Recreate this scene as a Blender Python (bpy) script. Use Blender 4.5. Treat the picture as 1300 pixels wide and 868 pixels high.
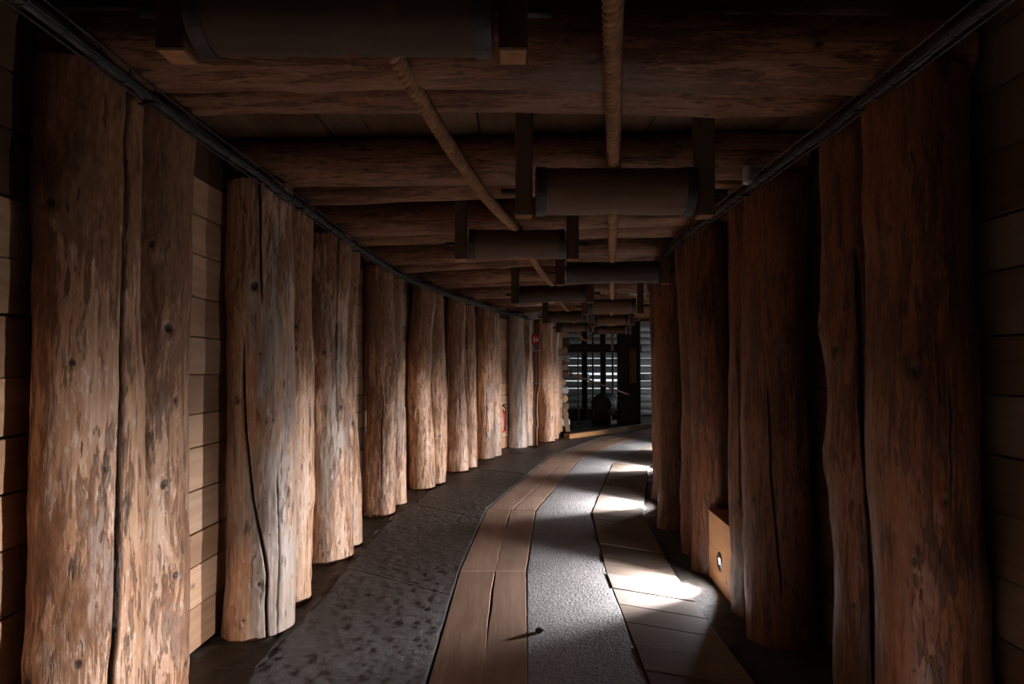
import bpy, math, random
import numpy as np
from mathutils import Vector, Matrix, Quaternion

for o in list(bpy.data.objects):
    bpy.data.objects.remove(o)
SC = bpy.context.scene
COL = SC.collection

# ------------------------------------------------------------------ camera, world, exposure
cam_d = bpy.data.cameras.new('camera')
cam_d.sensor_width = 36.0
cam_d.lens = 24.0
cam_d.clip_start = 0.02
cam = bpy.data.objects.new('camera', cam_d)
COL.objects.link(cam)
cam.location = (0, 0, 1.4)
cam.rotation_euler = (math.radians(92.31), 0, 0)
SC.camera = cam

world = bpy.data.worlds.new('daylight')
SC.world = world
world.use_nodes = True
bg = world.node_tree.nodes['Background']
bg.inputs[0].default_value = (0.86, 0.93, 1.0, 1)
bg.inputs[1].default_value = 1.0

vs = SC.view_settings
vs.view_transform = 'Standard'
vs.look = 'None'
vs.gamma = 1.0
vs.use_curve_mapping = False
vs.exposure = 0.0

LAMP_W = 360.0           # each recessed path lamp
SPILL_W = 10.0           # and its wide soft spill
FIRST_LAMP = 1.05        # the one beside the viewer is dimmer
LAMP_COL = (0.99, 0.97, 1.0)
CHAMBER_FILL_W = 50.0             # fill light added to brighten the far chamber's end wall

# ------------------------------------------------------------------ small helpers
def hash_rng(seed):
    return np.random.default_rng(seed)

def vnoise(u, v, seed, pu=None):
    """2-D value noise, periodic in u with integer period pu."""
    r = hash_rng(seed)
    n = 64
    tab = r.random((n, n))
    iu = np.floor(u).astype(int); iv = np.floor(v).astype(int)
    fu = u - iu; fv = v - iv
    fu = fu * fu * (3 - 2 * fu); fv = fv * fv * (3 - 2 * fv)
    pu = pu or n
    a0 = np.mod(iu, pu) % n; a1 = np.mod(iu + 1, pu) % n
    b0 = np.mod(iv, n); b1 = np.mod(iv + 1, n)
    return (tab[a0, b0] * (1 - fu) + tab[a1, b0] * fu) * (1 - fv) + (tab[a0, b1] * (1 - fu) + tab[a1, b1] * fu) * fv

def fbm(x, y, seed, octaves=4):
    s = 0; a = 1; t = 0
    for k in range(octaves):
        s = s + a * vnoise(x * 2 ** k, y * 2 ** k, seed + k * 7); t += a; a *= 0.5
    return s / t

def link(name, me, mat=None, parent=None, loc=None):
    o = bpy.data.objects.new(name, me)
    COL.objects.link(o)
    if mat is not None and me is not None and len(me.materials) == 0:
        for m in (mat if isinstance(mat, (list, tuple)) else [mat]):
            me.materials.append(m)
    if parent is not None:
        o.parent = parent
    if loc is not None:
        o.location = loc
    return o

def make_mesh(name, V, F, smooth=True, attrs=None, mi=None):
    me = bpy.data.meshes.new(name)
    me.from_pydata([tuple(map(float, v)) for v in V], [], [tuple(map(int, f)) for f in F])
    if smooth:
        me.polygons.foreach_set('use_smooth', np.ones(len(me.polygons), bool))
    for k, a in (attrs or {}).items():
        at = me.attributes.new(k, 'FLOAT', 'POINT')
        at.data.foreach_set('value', np.asarray(a, np.float32))
    if mi is not None:
        me.polygons.foreach_set('material_index', np.asarray(mi, np.int32))
    me.update()
    return me

def grid_mesh(name, P, smooth=True, attrs=None):
    """P: array rows x cols x 3"""
    r, c, _ = P.shape
    me = bpy.data.meshes.new(name)
    i = np.arange((r - 1) * (c - 1)); a = (i // (c - 1)) * c + i % (c - 1)
    F = np.stack([a, a + 1, a + c + 1, a + c], 1).astype(np.int32)
    fast_fill(me, P.reshape(-1, 3), F, smooth, attrs)
    return me

def fast_fill(me, V, F, smooth=True, attrs=None):
    n = len(F); k = F.shape[1]
    me.vertices.add(len(V)); me.vertices.foreach_set('co', np.ascontiguousarray(V, np.float32).ravel())
    me.loops.add(n * k); me.loops.foreach_set('vertex_index', F.ravel())
    me.polygons.add(n); me.polygons.foreach_set('loop_start', np.arange(0, n * k, k, dtype=np.int32))
    me.update(calc_edges=True)
    if smooth:
        me.polygons.foreach_set('use_smooth', np.ones(n, bool))
    for nm, a in (attrs or {}).items():
        at = me.attributes.new(nm, 'FLOAT', 'POINT')
        at.data.foreach_set('value', np.asarray(a, np.float32).ravel())
    me.validate()

def tag(o, label=None, cat=None, group=None, kind=None):
    if label: o['label'] = label
    if cat: o['category'] = cat
    if group: o['group'] = group
    if kind: o['kind'] = kind
    return o

def empty(name, loc, rz=0.0, label=None, cat=None, group=None):
    o = bpy.data.objects.new(name, None)
    COL.objects.link(o)
    o.empty_display_size = 0.1
    o.location = loc; o.rotation_euler = (0, 0, rz)
    return tag(o, label, cat, group)

def chamfer_box(sx, sy, sz, c=0.004):
    """box centred on the origin, edges chamfered: 24 vertices, 26 faces"""
    import itertools
    V = []; idx = {}
    h = (sx / 2, sy / 2, sz / 2)
    c = min(c, min(h) * 0.6)
    for sgn in itertools.product((-1, 1), repeat=3):
        for ax in range(3):
            p = [sgn[k] * (h[k] - (0 if k == ax else c)) for k in range(3)]
            idx[(sgn, ax)] = len(V); V.append(p)
    F = []
    def S(ax, s, a, sa, b, sb):
        q = [0, 0, 0]; q[ax] = s; q[a] = sa; q[b] = sb
        return tuple(q)
    for ax in range(3):
        a, b = (ax + 1) % 3, (ax + 2) % 3
        for s in (-1, 1):
            f = [idx[(S(ax, s, a, x, b, y), ax)] for x, y in ((-1, -1), (1, -1), (1, 1), (-1, 1))]
            F.append(f if s > 0 else f[::-1])
        for sa in (-1, 1):
            for sb in (-1, 1):
                f = [idx[(S(ax, -1, a, sa, b, sb), a)], idx[(S(ax, 1, a, sa, b, sb), a)],
                     idx[(S(ax, 1, a, sa, b, sb), b)], idx[(S(ax, -1, a, sa, b, sb), b)]]
                F.append(f if sa * sb > 0 else f[::-1])
    for sgn in itertools.product((-1, 1), repeat=3):
        f = [idx[(sgn, k)] for k in range(3)]
        F.append(f if sgn[0] * sgn[1] * sgn[2] > 0 else f[::-1])
    return V, F

def lathe(profile, n=32, cap=True):
    """profile: (r, z) pairs around z"""
    V = []; F = []
    for r, z in profile:
        for k in range(n):
            a = 2 * math.pi * k / n
            V.append((r * math.cos(a), r * math.sin(a), z))
    for i in range(len(profile) - 1):
        for k in range(n):
            k2 = (k + 1) % n
            F.append((i * n + k, i * n + k2, (i + 1) * n + k2, (i + 1) * n + k))
    if cap:
        F.append(tuple(range(n))[::-1])
        F.append(tuple((len(profile) - 1) * n + k for k in range(n)))
    return V, F

def tube(pts, r, n=8):
    pts = [Vector(p) for p in pts]
    V = []; F = []
    t0 = (pts[1] - pts[0]).normalized()
    up = Vector((0, 0, 1)) if abs(t0.z) < 0.9 else Vector((1, 0, 0))
    nrm = (up - t0 * up.dot(t0)).normalized()
    for i, p in enumerate(pts):
        t = (pts[min(i + 1, len(pts) - 1)] - pts[max(i - 1, 0)]).normalized()
        nrm = (nrm - t * nrm.dot(t)).normalized()
        b = t.cross(nrm)
        for k in range(n):
            a = 2 * math.pi * k / n
            V.append(p + (nrm * math.cos(a) + b * math.sin(a)) * r)
    for i in range(len(pts) - 1):
        for k in range(n):
            k2 = (k + 1) % n
            F.append((i * n + k, i * n + k2, (i + 1) * n + k2, (i + 1) * n + k))
    F.append(tuple(range(n))[::-1]); F.append(tuple((len(pts) - 1) * n + k for k in range(n)))
    return V, F

def rot_to(d):
    return Vector((0, 0, 1)).rotation_difference(Vector(d).normalized())

# ------------------------------------------------------------------ materials
class NT:
    def __init__(s, name):
        s.m = bpy.data.materials.new(name); s.m.use_nodes = True
        s.t = s.m.node_tree; s.n = s.t.nodes; s.l = s.t.links
        s.b = s.n['Principled BSDF']
    def add(s, typ, **kw):
        x = s.n.new(typ)
        for k, v in kw.items(): setattr(x, k, v)
        return x
    def set(s, sock, v):
        if hasattr(v, 'is_output') or hasattr(v, 'links'): s.l.new(v, sock)
        else: sock.default_value = v
    def coord(s, scale=(1, 1, 1), rnd=0.0):
        tc = s.add('ShaderNodeTexCoord'); mp = s.add('ShaderNodeMapping')
        s.l.new(tc.outputs['Object'], mp.inputs[0]); mp.inputs['Scale'].default_value = scale
        if rnd:
            oi = s.add('ShaderNodeObjectInfo'); mu = s.math('MULTIPLY', oi.outputs['Random'], rnd)
            cv = s.add('ShaderNodeCombineXYZ')
            for k in range(3): s.l.new(mu, cv.inputs[k])
            s.l.new(cv.outputs[0], mp.inputs['Location'])
        return mp.outputs[0]
    def noise(s, vec, scale, detail=4, rough=0.55, dist=0.0):
        x = s.add('ShaderNodeTexNoise'); s.l.new(vec, x.inputs['Vector'])
        x.inputs['Scale'].default_value = scale; x.inputs['Detail'].default_value = detail
        x.inputs['Roughness'].default_value = rough; x.inputs['Distortion'].default_value = dist
        return x.outputs[0]
    def math(s, op, a, b=0.0, c=None, clamp=False):
        x = s.add('ShaderNodeMath', operation=op); x.use_clamp = clamp
        s.set(x.inputs[0], a); s.set(x.inputs[1], b)
        if c is not None: s.set(x.inputs[2], c)
        return x.outputs[0]
    def step(s, v, lo, hi, to0=0.0, to1=1.0):
        x = s.add('ShaderNodeMapRange'); x.interpolation_type = 'SMOOTHSTEP'
        s.set(x.inputs[0], v); s.set(x.inputs[1], lo); s.set(x.inputs[2], hi)
        x.inputs[3].default_value = to0; x.inputs[4].default_value = to1
        return x.outputs[0]
    def mix(s, f, a, b, mode='MIX'):
        x = s.add('ShaderNodeMix', data_type='RGBA', blend_type=mode)
        s.set(x.inputs[0], f); 
        for sock, v in ((x.inputs[6], a), (x.inputs[7], b)):
            if isinstance(v, tuple): sock.default_value = (*v[:3], 1)
            else: s.l.new(v, sock)
        return x.outputs[2]
    def attr(s, name, typ='GEOMETRY'):
        x = s.add('ShaderNodeAttribute', attribute_type=typ, attribute_name=name)
        return x.outputs['Fac']
    def bump(s, h, strength, dist=0.01, normal=None):
        x = s.add('ShaderNodeBump'); x.inputs['Strength'].default_value = strength
        x.inputs['Distance'].default_value = dist; s.l.new(h, x.inputs['Height'])
        if normal is not None: s.l.new(normal, x.inputs['Normal'])
        return x.outputs[0]
    def out(s, col=None, rough=None, normal=None, spec=0.3, metal=0.0):
        if col is not None:
            if isinstance(col, tuple): s.b.inputs['Base Color'].default_value = (*col[:3], 1)
            else: s.l.new(col, s.b.inputs['Base Color'])
        if rough is not None: s.set(s.b.inputs['Roughness'], rough)
        if normal is not None: s.l.new(normal, s.b.inputs['Normal'])
        s.b.inputs['Specular IOR Level'].default_value = spec
        s.b.inputs['Metallic'].default_value = metal
        return s.m

def mat_log():
    """peeled pine log: tan sapwood, torn strips of brown inner bark, grey weathering, optional white crust"""
    s = NT('peeled_log')
    stretched = s.coord((1, 1, 0.16), 40)
    streak = s.coord((1, 1, 0.035), 40)
    plain = s.coord((1, 1, 0.45), 40)
    sx = s.add('ShaderNodeSeparateXYZ'); s.l.new(s.coord(), sx.inputs[0])
    topb = s.math('MULTIPLY', s.step(sx.outputs[2], 1.25, 2.1), s.attr('topbark', 'OBJECT'))  # bark left on post tops, increased to darken them beyond the lamp cone
    bark_amt = s.math('ADD', s.attr('bark', 'OBJECT'), topb); grey_amt = s.attr('grey', 'OBJECT'); crust = s.attr('crust', 'OBJECT')
    n_patch = s.noise(s.coord((1, 1, 0.13), 40), 30, 8, 0.68, 0.45)
    n_flake = s.noise(s.coord((1, 1, 0.10), 71), 58, 6, 0.65, 0.3)
    tone = s.attr('tone', 'OBJECT')
    n_big = s.noise(plain, 3.2, 3, 0.5)
    n_streak = s.noise(streak, 75, 4, 0.6)
    n_grey = s.noise(s.coord((1, 1, 0.22), 17), 5, 4, 0.6, 0.4)
    n_fine = s.noise(s.coord((1, 1, 0.3), 9), 60, 5, 0.7)
    base = s.mix(s.step(n_streak, 0.3, 0.7), (0.42, 0.215, 0.11), (0.60, 0.375, 0.24))
    base = s.mix(s.step(n_big, 0.35, 0.7, 0, 0.75), base, (0.44, 0.20, 0.09))
    base = s.mix(s.math('MULTIPLY', s.step(n_fine, 0.52, 0.7), 0.75), base, (0.76, 0.61, 0.50))
    # grey weathered skin
    gthr = s.math('SUBTRACT', 0.80, s.math('MULTIPLY', grey_amt, 0.42))
    gm = s.step(n_grey, s.math('SUBTRACT', gthr, 0.07), s.math('ADD', gthr, 0.07), 0, 0.8)
    base = s.mix(gm, base, s.mix(s.step(n_streak, 0.35, 0.65), (0.25, 0.205, 0.175), (0.40, 0.34, 0.29)))
    # inner bark
    comb = s.math('ADD', s.math('MULTIPLY', n_patch, 0.62), s.math('MULTIPLY', n_big, 0.38))
    thr = s.math('SUBTRACT', 0.66, s.math('MULTIPLY', bark_amt, 0.30))
    bm = s.step(comb, s.math('SUBTRACT', thr, 0.018), s.math('ADD', thr, 0.018))
    bark_c = s.mix(s.step(n_fine, 0.35, 0.65), (0.15, 0.062, 0.028), (0.32, 0.15, 0.072))
    bark_c = s.mix(s.step(n_grey, 0.4, 0.62, 0, 0.4), bark_c, (0.10, 0.065, 0.045))
    fthr = s.math('SUBTRACT', 0.72, s.math('MULTIPLY', bark_amt, 0.28))
    fm = s.step(n_flake, fthr, s.math('ADD', fthr, 0.035))
    base = s.mix(s.math('MULTIPLY', fm, 0.82), base, s.mix(s.step(n_big, 0.4, 0.6), (0.19, 0.08, 0.034), (0.15, 0.085, 0.05)))
    col = s.mix(s.math('MULTIPLY', bm, 0.88), base, bark_c)
    # short dark tears
    tear = s.step(s.noise(s.coord((1, 1, 0.2), 23), 32, 3, 0.5), 0.645, 0.685)
    col = s.mix(s.math('MULTIPLY', tear, 0.75), col, (0.075, 0.035, 0.02))
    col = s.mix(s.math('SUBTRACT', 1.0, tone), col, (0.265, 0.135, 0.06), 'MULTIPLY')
    # salt crust
    cn = s.noise(s.coord((1, 1, 0.35), 5), 7, 6, 0.7)
    cthr = s.math('SUBTRACT', 0.95, s.math('MULTIPLY', crust, 0.45))
    cm = s.step(cn, s.math('SUBTRACT', cthr, 0.03), s.math('ADD', cthr, 0.03))
    col = s.mix(cm, col, (0.62, 0.60, 0.60))
    dark = s.attr('dark')
    col = s.mix(dark, col, (0.022, 0.012, 0.008))
    h = s.math('ADD', s.math('MULTIPLY', bm, 0.55), s.math('MULTIPLY', n_streak, 0.35))
    h = s.math('ADD', h, s.math('MULTIPLY', n_fine, 0.5))
    h = s.math('SUBTRACT', h, s.math('MULTIPLY', tear, 0.6))
    h = s.math('ADD', h, s.math('MULTIPLY', cm, 0.6))
    return s.out(col, 0.5, s.bump(h, 0.75, 0.006), 0.5)

def mat_endgrain():
    s = NT('log_end')
    v = s.coord()
    w = s.add('ShaderNodeTexWave', wave_type='RINGS', rings_direction='Z')
    s.l.new(v, w.inputs[0]); w.inputs['Scale'].default_value = 24; w.inputs['Distortion'].default_value = 1.5
    return s.out(s.mix(w.outputs[1], (0.28, 0.15, 0.075), (0.43, 0.26, 0.14)), 0.8)

def mat_board(name, lo, hi, stain, grey=(0.22, 0.18, 0.15), grey_f=0.3, axis='x', bump=0.25, rough=0.6, tonevar=0.7):
    """sawn board with grain along its local axis"""
    s = NT(name)
    k = {'x': (0.07, 1, 1), 'y': (1, 0.07, 1), 'z': (1, 1, 0.07)}[axis]
    k2 = {'x': (0.35, 1, 1), 'y': (1, 0.35, 1), 'z': (1, 1, 0.35)}[axis]
    g = s.noise(s.coord(k, 60), 26, 5, 0.6, 0.6)
    fine = s.noise(s.coord(k, 31), 140, 3, 0.6)
    big = s.noise(s.coord(k2, 13), 2.6, 3, 0.55)
    oi = s.add('ShaderNodeObjectInfo')
    col = s.mix(s.step(g, 0.3, 0.7), lo, hi)
    col = s.mix(s.step(fine, 0.55, 0.75, 0, 0.35), col, stain)
    col = s.mix(s.step(big, 0.5, 0.72, 0, 0.6), col, stain)
    col = s.mix(s.math('MULTIPLY', s.step(oi.outputs['Random'], 0.25, 1.0), grey_f), col, grey)
    rv = s.math('FRACT', s.math('MULTIPLY', oi.outputs['Random'], 7.31))
    col = s.mix(s.step(rv, 0.2, 1.0, 0.0, tonevar), col, (0.50, 0.42, 0.36), 'MULTIPLY')
    vo = s.add('ShaderNodeTexVoronoi'); s.l.new(s.coord({'x': (0.55, 1, 1), 'y': (1, 0.55, 1), 'z': (1, 1, 0.55)}[axis], 47), vo.inputs['Vector'])
    vo.inputs['Scale'].default_value = 4.2
    kn = s.step(vo.outputs['Distance'], 0.05, 0.10, 1, 0)
    col = s.mix(s.math('MULTIPLY', kn, 0.7), col, (0.10, 0.05, 0.025))
    h = s.math('ADD', s.math('MULTIPLY', g, 0.6), s.math('MULTIPLY', fine, 0.4))
    return s.out(col, rough, s.bump(h, bump, 0.004), 0.35)

def mat_ground(name, lo, hi, scale, rough, bump, dist, spec=0.4, speck=None):
    s = NT(name)
    v = s.coord()
    a = s.noise(v, scale, 8, 0.65); b = s.noise(v, scale * 9, 5, 0.7); c = s.noise(v, 1.3, 3)
    col = s.mix(s.step(a, 0.3, 0.7), lo, hi)
    col = s.mix(s.step(c, 0.35, 0.7, 0, 0.5), col, tuple(x * 0.65 for x in lo))
    if speck:
        vo = s.add('ShaderNodeTexVoronoi'); s.l.new(v, vo.inputs['Vector']); vo.inputs['Scale'].default_value = 90
        col = s.mix(s.step(vo.outputs['Distance'], 0.12, 0.3, 0.7, 0), col, speck)
    h = s.math('ADD', s.math('MULTIPLY', a, 0.6), s.math('MULTIPLY', b, 0.5))
    if speck:
        v2 = s.add('ShaderNodeTexVoronoi'); s.l.new(v, v2.inputs['Vector']); v2.inputs['Scale'].default_value = 70
        h = s.math('SUBTRACT', s.math('MULTIPLY', h, 0.8), s.math('MULTIPLY', v2.outputs['Distance'], 0.45))
    r = s.step(b, 0.3, 0.7, rough - 0.12, rough + 0.12)
    return s.out(col, r, s.bump(h, bump, dist), spec)

def mat_plain(name, col, rough=0.6, metal=0.0, spec=0.4, var=0.25):
    s = NT(name)
    n = s.noise(s.coord((1, 1, 1), 10), 22, 4)
    c = s.mix(s.step(n, 0.3, 0.7), tuple(x * (1 - var) for x in col), tuple(min(1, x * (1 + var)) for x in col))
    return s.out(c, rough, s.bump(n, 0.12, 0.003), spec, metal)

def mat_emit(name, col, strength):
    s = NT(name)
    s.b.inputs['Base Color'].default_value = (0.8, 0.8, 0.8, 1)
    s.b.inputs['Emission Color'].default_value = (*col, 1); s.b.inputs['Emission Strength'].default_value = strength
    return s.m

M = dict(
    log=mat_log(), end=mat_endgrain(),
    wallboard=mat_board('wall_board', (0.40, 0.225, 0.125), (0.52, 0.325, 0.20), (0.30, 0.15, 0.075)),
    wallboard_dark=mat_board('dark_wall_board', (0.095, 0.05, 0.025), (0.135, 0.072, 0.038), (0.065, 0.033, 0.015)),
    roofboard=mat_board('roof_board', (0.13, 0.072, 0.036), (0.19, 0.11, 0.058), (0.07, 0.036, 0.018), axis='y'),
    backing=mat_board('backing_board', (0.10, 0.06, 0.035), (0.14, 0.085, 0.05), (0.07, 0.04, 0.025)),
    track=mat_board('track_board', (0.33, 0.205, 0.145), (0.43, 0.285, 0.205), (0.22, 0.125, 0.08), grey=(0.30, 0.22, 0.175), axis='y', bump=0.3, rough=0.5, tonevar=0.25),
    cross=mat_board('cross_board', (0.20, 0.158, 0.13), (0.275, 0.225, 0.19), (0.145, 0.108, 0.085), grey=(0.21, 0.184, 0.166), grey_f=0.5, bump=0.3, rough=0.5),
    hanger=mat_board('hanger_board', (0.075, 0.034, 0.016), (0.11, 0.052, 0.026), (0.05, 0.024, 0.012), axis='z'),
    hanger_end=mat_plain('hanger_end', (0.27, 0.125, 0.055), 0.8),
    drum=mat_board('drum_wood', (0.13, 0.075, 0.044), (0.19, 0.115, 0.068), (0.08, 0.043, 0.024), grey=(0.115, 0.092, 0.08), grey_f=0.5, axis='z'),
    drum_dark=mat_board('dark_drum_wood', (0.065, 0.042, 0.028), (0.10, 0.066, 0.045), (0.045, 0.028, 0.018), grey=(0.07, 0.06, 0.055), grey_f=0.5, axis='z'),
    ply=mat_board('plywood', (0.50, 0.28, 0.14), (0.58, 0.34, 0.18), (0.42, 0.22, 0.10), grey_f=0.0, bump=0.08, tonevar=0.0),
    floor=mat_ground('dirt_floor', (0.030, 0.025, 0.022), (0.065, 0.055, 0.048), 22, 0.45, 1.0, 0.032, 0.4),
    slab=mat_ground('stone_slab', (0.024, 0.021, 0.019), (0.058, 0.051, 0.046), 22, 0.45, 1.0, 0.032, 0.4),
    grit=mat_ground('grit', (0.16, 0.148, 0.146), (0.28, 0.265, 0.262), 30, 0.68, 0.8, 0.02, 0.4, speck=(0.42, 0.40, 0.40)),
    rope=mat_plain('rope', (0.36, 0.22, 0.135), 0.85, spec=0.15),
    iron=mat_plain('iron', (0.055, 0.055, 0.06), 0.5, 0.7),
    cable=mat_plain('cable_black', (0.022, 0.022, 0.024), 0.5),
    cable_grey=mat_plain('cable_grey', (0.045, 0.045, 0.05), 0.5),
    tray=mat_plain('tray_metal', (0.05, 0.054, 0.06), 0.5, 0.6),
    box=mat_plain('grey_plastic', (0.42, 0.42, 0.42), 0.5),
    darkbox=mat_plain('dark_grey_metal', (0.2, 0.2, 0.2), 0.5),
    steel=mat_plain('brushed_steel', (0.10, 0.10, 0.105), 0.3, 0.9),
    black=mat_plain('black_rubber', (0.015, 0.015, 0.015), 0.5),
    red=mat_plain('red_paint', (0.55, 0.03, 0.02), 0.35),
    white=mat_plain('white_print', (0.7, 0.7, 0.7), 0.6),
    copper=mat_plain('brown_pipe', (0.26, 0.11, 0.055), 0.5),
    darkwood=mat_board('old_dark_timber', (0.035, 0.024, 0.017), (0.055, 0.038, 0.026), (0.025, 0.017, 0.012), axis='z'),
    curb=mat_board('curb_timber', (0.26, 0.125, 0.045), (0.34, 0.17, 0.065), (0.18, 0.085, 0.03), grey_f=0.1),
    greylog=mat_plain('grey_log', (0.40, 0.39, 0.38), 0.8, var=0.35),
    salt=mat_plain('salt', (0.8, 0.8, 0.8), 0.5),
    lens=mat_emit('lamp_lens', (1.0, 0.98, 0.96), 9.0),
)

# ------------------------------------------------------------------ tunnel layout (metres): nearer and farther log of each pair
LEFT = [((-1.42, 2.33, 0.16), (-1.43, 2.75, 0.145)),
        ((-1.377, 3.77, 0.175), (-1.391, 4.247, 0.149)),
        ((-1.371, 5.192, 0.153), (-1.359, 5.6, 0.139)),
        ((-1.295, 6.742, 0.141), (-1.25, 7.255, 0.133)),
        ((-1.075, 8.235, 0.154), (-0.961, 8.585, 0.143)),
        ((-0.759, 9.591, 0.139), (-0.631, 9.917, 0.134)),
        ((-0.427, 10.915, 0.132), (-0.294, 11.29, 0.127)),
        ((0.102, 12.455, 0.152), (0.274, 12.795, 0.132)),
        ((0.684, 13.487, 0.144), (0.871, 14.035, 0.132))]
RIGHT = [((1.43, 2.38, 0.168), (1.455, 2.8, 0.15)),
        ((1.425, 3.658, 0.163), (1.432, 4.007, 0.149)),
        ((1.421, 4.89, 0.151), (1.44, 5.345, 0.145)),
        ((1.48, 6.175, 0.155), (1.59, 6.605, 0.144)),
        ((1.673, 7.46, 0.149), (1.772, 7.845, 0.143)),
        ((1.992, 8.785, 0.143), (2.133, 9.165, 0.143)),
        ((2.394, 9.985, 0.143), (2.544, 10.36, 0.137)),
        ((2.888, 11.185, 0.142), (3.058, 11.54, 0.137)),
        ((3.471, 12.485, 0.142), (3.712, 12.84, 0.137))]
CEIL = 2.68

def log_mesh(name, L, r0, r1, nu, nv, seed, knots=None, cracks=None, rough=1.0, flat_top=False, bend=0.02, focus=None):
    R = hash_rng(seed)
    th = np.linspace(0, 2 * np.pi, nu, endpoint=False)
    if focus is not None:                        # closer vertices on the side that faces the path
        u = th - np.pi
        th = np.mod(focus + u - 0.58 * np.sin(u), 2 * np.pi)
    z = np.linspace(0, L, nv)
    T, Z = np.meshgrid(th, z)
    rad = r0 + (r1 - r0) * Z / L
    rm = (r0 + r1) / 2
    U = T / (2 * np.pi)
    d = np.zeros_like(T)
    d += rough * 0.050 * rm * np.cos(2 * T + R.random() * 6 + 0.5 * Z)
    d += rough * 0.14 * rm * (vnoise(U * 5, Z * 1.7 + 3, seed + 1, 5) - 0.5)
    d += rough * 0.09 * rm * (vnoise(U * 9, Z * 4.5, seed + 2, 9) - 0.5)
    d += rough * 0.045 * rm * (vnoise(U * 24, Z * 6, seed + 3, 24) - 0.5)
    d += rough * 0.020 * rm * (vnoise(U * 48, Z * 24, seed + 4, 48) - 0.5)
    d += 0.008 * np.exp(-Z / 0.12) * rm / .15 * 0.6 * rough
    dark = np.zeros_like(T)
    if knots is None:
        knots = []
        for k in range(R.integers(5, 10)):
            knots.append((R.random() * 360, R.random() * L * .92 + .05, R.uniform(.010, .026), R.uniform(.005, .014)))
    for kt, kz, ks, kh in knots:
        dt = (T - math.radians(kt) + np.pi) % (2 * np.pi) - np.pi
        dist = np.sqrt((dt * rad) ** 2 + ((Z - kz) * 0.8) ** 2)
        d += kh * np.exp(-(dist / (ks * 2.2)) ** 2)
        d -= kh * 0.9 * np.exp(-(dist / (ks * 0.7)) ** 2)
        dist = dist * (1 + .5 * (vnoise(U * 40, Z * 30, seed + 21, 40) - .5))
        dark = np.maximum(dark, 0.95 * np.clip(3.2 - 3.2 * dist / (ks * 0.62), 0, 1))
        ring = np.exp(-((dist - ks * 0.95) / (ks * 0.16)) ** 2)
        dark = np.maximum(dark, 0.16 * ring)
    if cracks is None:
        cracks = []
        for k in range(R.integers(1, 3)):
            z0 = R.uniform(0, L * .5); z1 = min(L, z0 + R.uniform(.5, 1.5)); a = R.random() * 360
            cracks.append(([(z0, a), (z1, a + R.uniform(-14, 14))], .0045, .016))
    for pts, w, dep in cracks:
        pz = np.array([p[0] for p in pts]); pt = np.radians([p[1] for p in pts])
        tc = np.interp(Z, pz, pt) + 0.11 * (vnoise(Z * 0 + 1.5, Z * 2.6, seed + 11) - .5) + 0.05 * (vnoise(Z * 0 + 4.5, Z * 11, seed + 12) - .5)
        dt = (T - tc + np.pi) % (2 * np.pi) - np.pi
        env = np.clip((Z - pz.min()) / .12, 0, 1) * np.clip((pz.max() - Z) / .12, 0, 1)
        if pz.min() <= 0.01: env = np.clip((pz.max() - Z) / .12, 0, 1)
        if pz.max() >= L - .01: env = np.clip((Z - pz.min()) / .12, 0, 1)
        g = np.exp(-np.abs(dt * rad / w) ** 3) * env
        d -= dep * g
        dark = np.maximum(dark, np.clip(g * 2.4 - .25, 0, 1))
    rr = rad + d
    bx = bend * np.sin(Z / L * np.pi * R.uniform(.8, 1.6) + R.random() * 3) ; by = bend * np.sin(Z / L * np.pi * R.uniform(.8, 1.6) + R.random() * 3)
    bx -= bx[0:1]; by -= by[0:1]
    P = np.stack([rr * np.cos(T) + bx, rr * np.sin(T) + by, Z], -1)
    V = P.reshape(-1, 3)
    i = np.arange((nv - 1) * nu); a = i // nu * nu; k = i % nu; k2 = (k + 1) % nu
    F = np.stack([a + k, a + k2, a + nu + k2, a + nu + k], 1)
    # end caps as rings of quads towards a small disc
    nV = len(V)
    cap = []
    Vx = [V]; dk = [dark.reshape(-1)]
    for row, sgn in ((0, -1), (nv - 1, 1)):
        c = P[row].mean(0)
        inner = c + (P[row] - c) * 0.02; inner[:, 2] = c[2]
        b0 = nV; nV += nu
        Vx.append(inner); dk.append(np.zeros(nu))
        kk = np.arange(nu); kn = (kk + 1) % nu
        o = row * nu
        q = np.stack([o + kk, b0 + kk, b0 + kn, o + kn], 1)
        cap.append(q if sgn < 0 else q[:, ::-1])
    me = bpy.data.meshes.new(name)
    Fa = np.concatenate([F] + cap).astype(np.int32)
    fast_fill(me, np.concatenate(Vx), Fa, True, {'dark': np.concatenate(dk)})
    me.materials.append(M['log']); me.materials.append(M['end'])
    mi = np.zeros(len(me.polygons), np.int32); mi[len(F):] = 1
    me.polygons.foreach_set('material_index', mi)
    sm = np.ones(len(me.polygons), bool); sm[len(F):] = False
    me.polygons.foreach_set('use_smooth', sm)
    return me

# ------------------------------------------------------------------ wall lines and bays
def mid(pair):
    return Vector(((pair[0][0] + pair[1][0]) / 2, (pair[0][1] + pair[1][1]) / 2))

def wall_line(pairs, side, first, last):
    pts = [Vector(first)]
    mids = [mid(p) for p in pairs]
    for i, m in enumerate(mids):
        t = (mids[min(i + 1, len(mids) - 1)] - mids[max(i - 1, 0)]).normalized()
        n = Vector((-t.y, t.x)) * side          # side +1 = outward to the left
        pts.append(m + n * 0.205)
    pts.append(Vector(last))
    return pts

WL = wall_line(LEFT, 1, (-1.63, 0.5), (1.05, 14.45))
WR = wall_line(RIGHT, -1, (1.62, 0.5), (4.5, 13.35))

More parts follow.
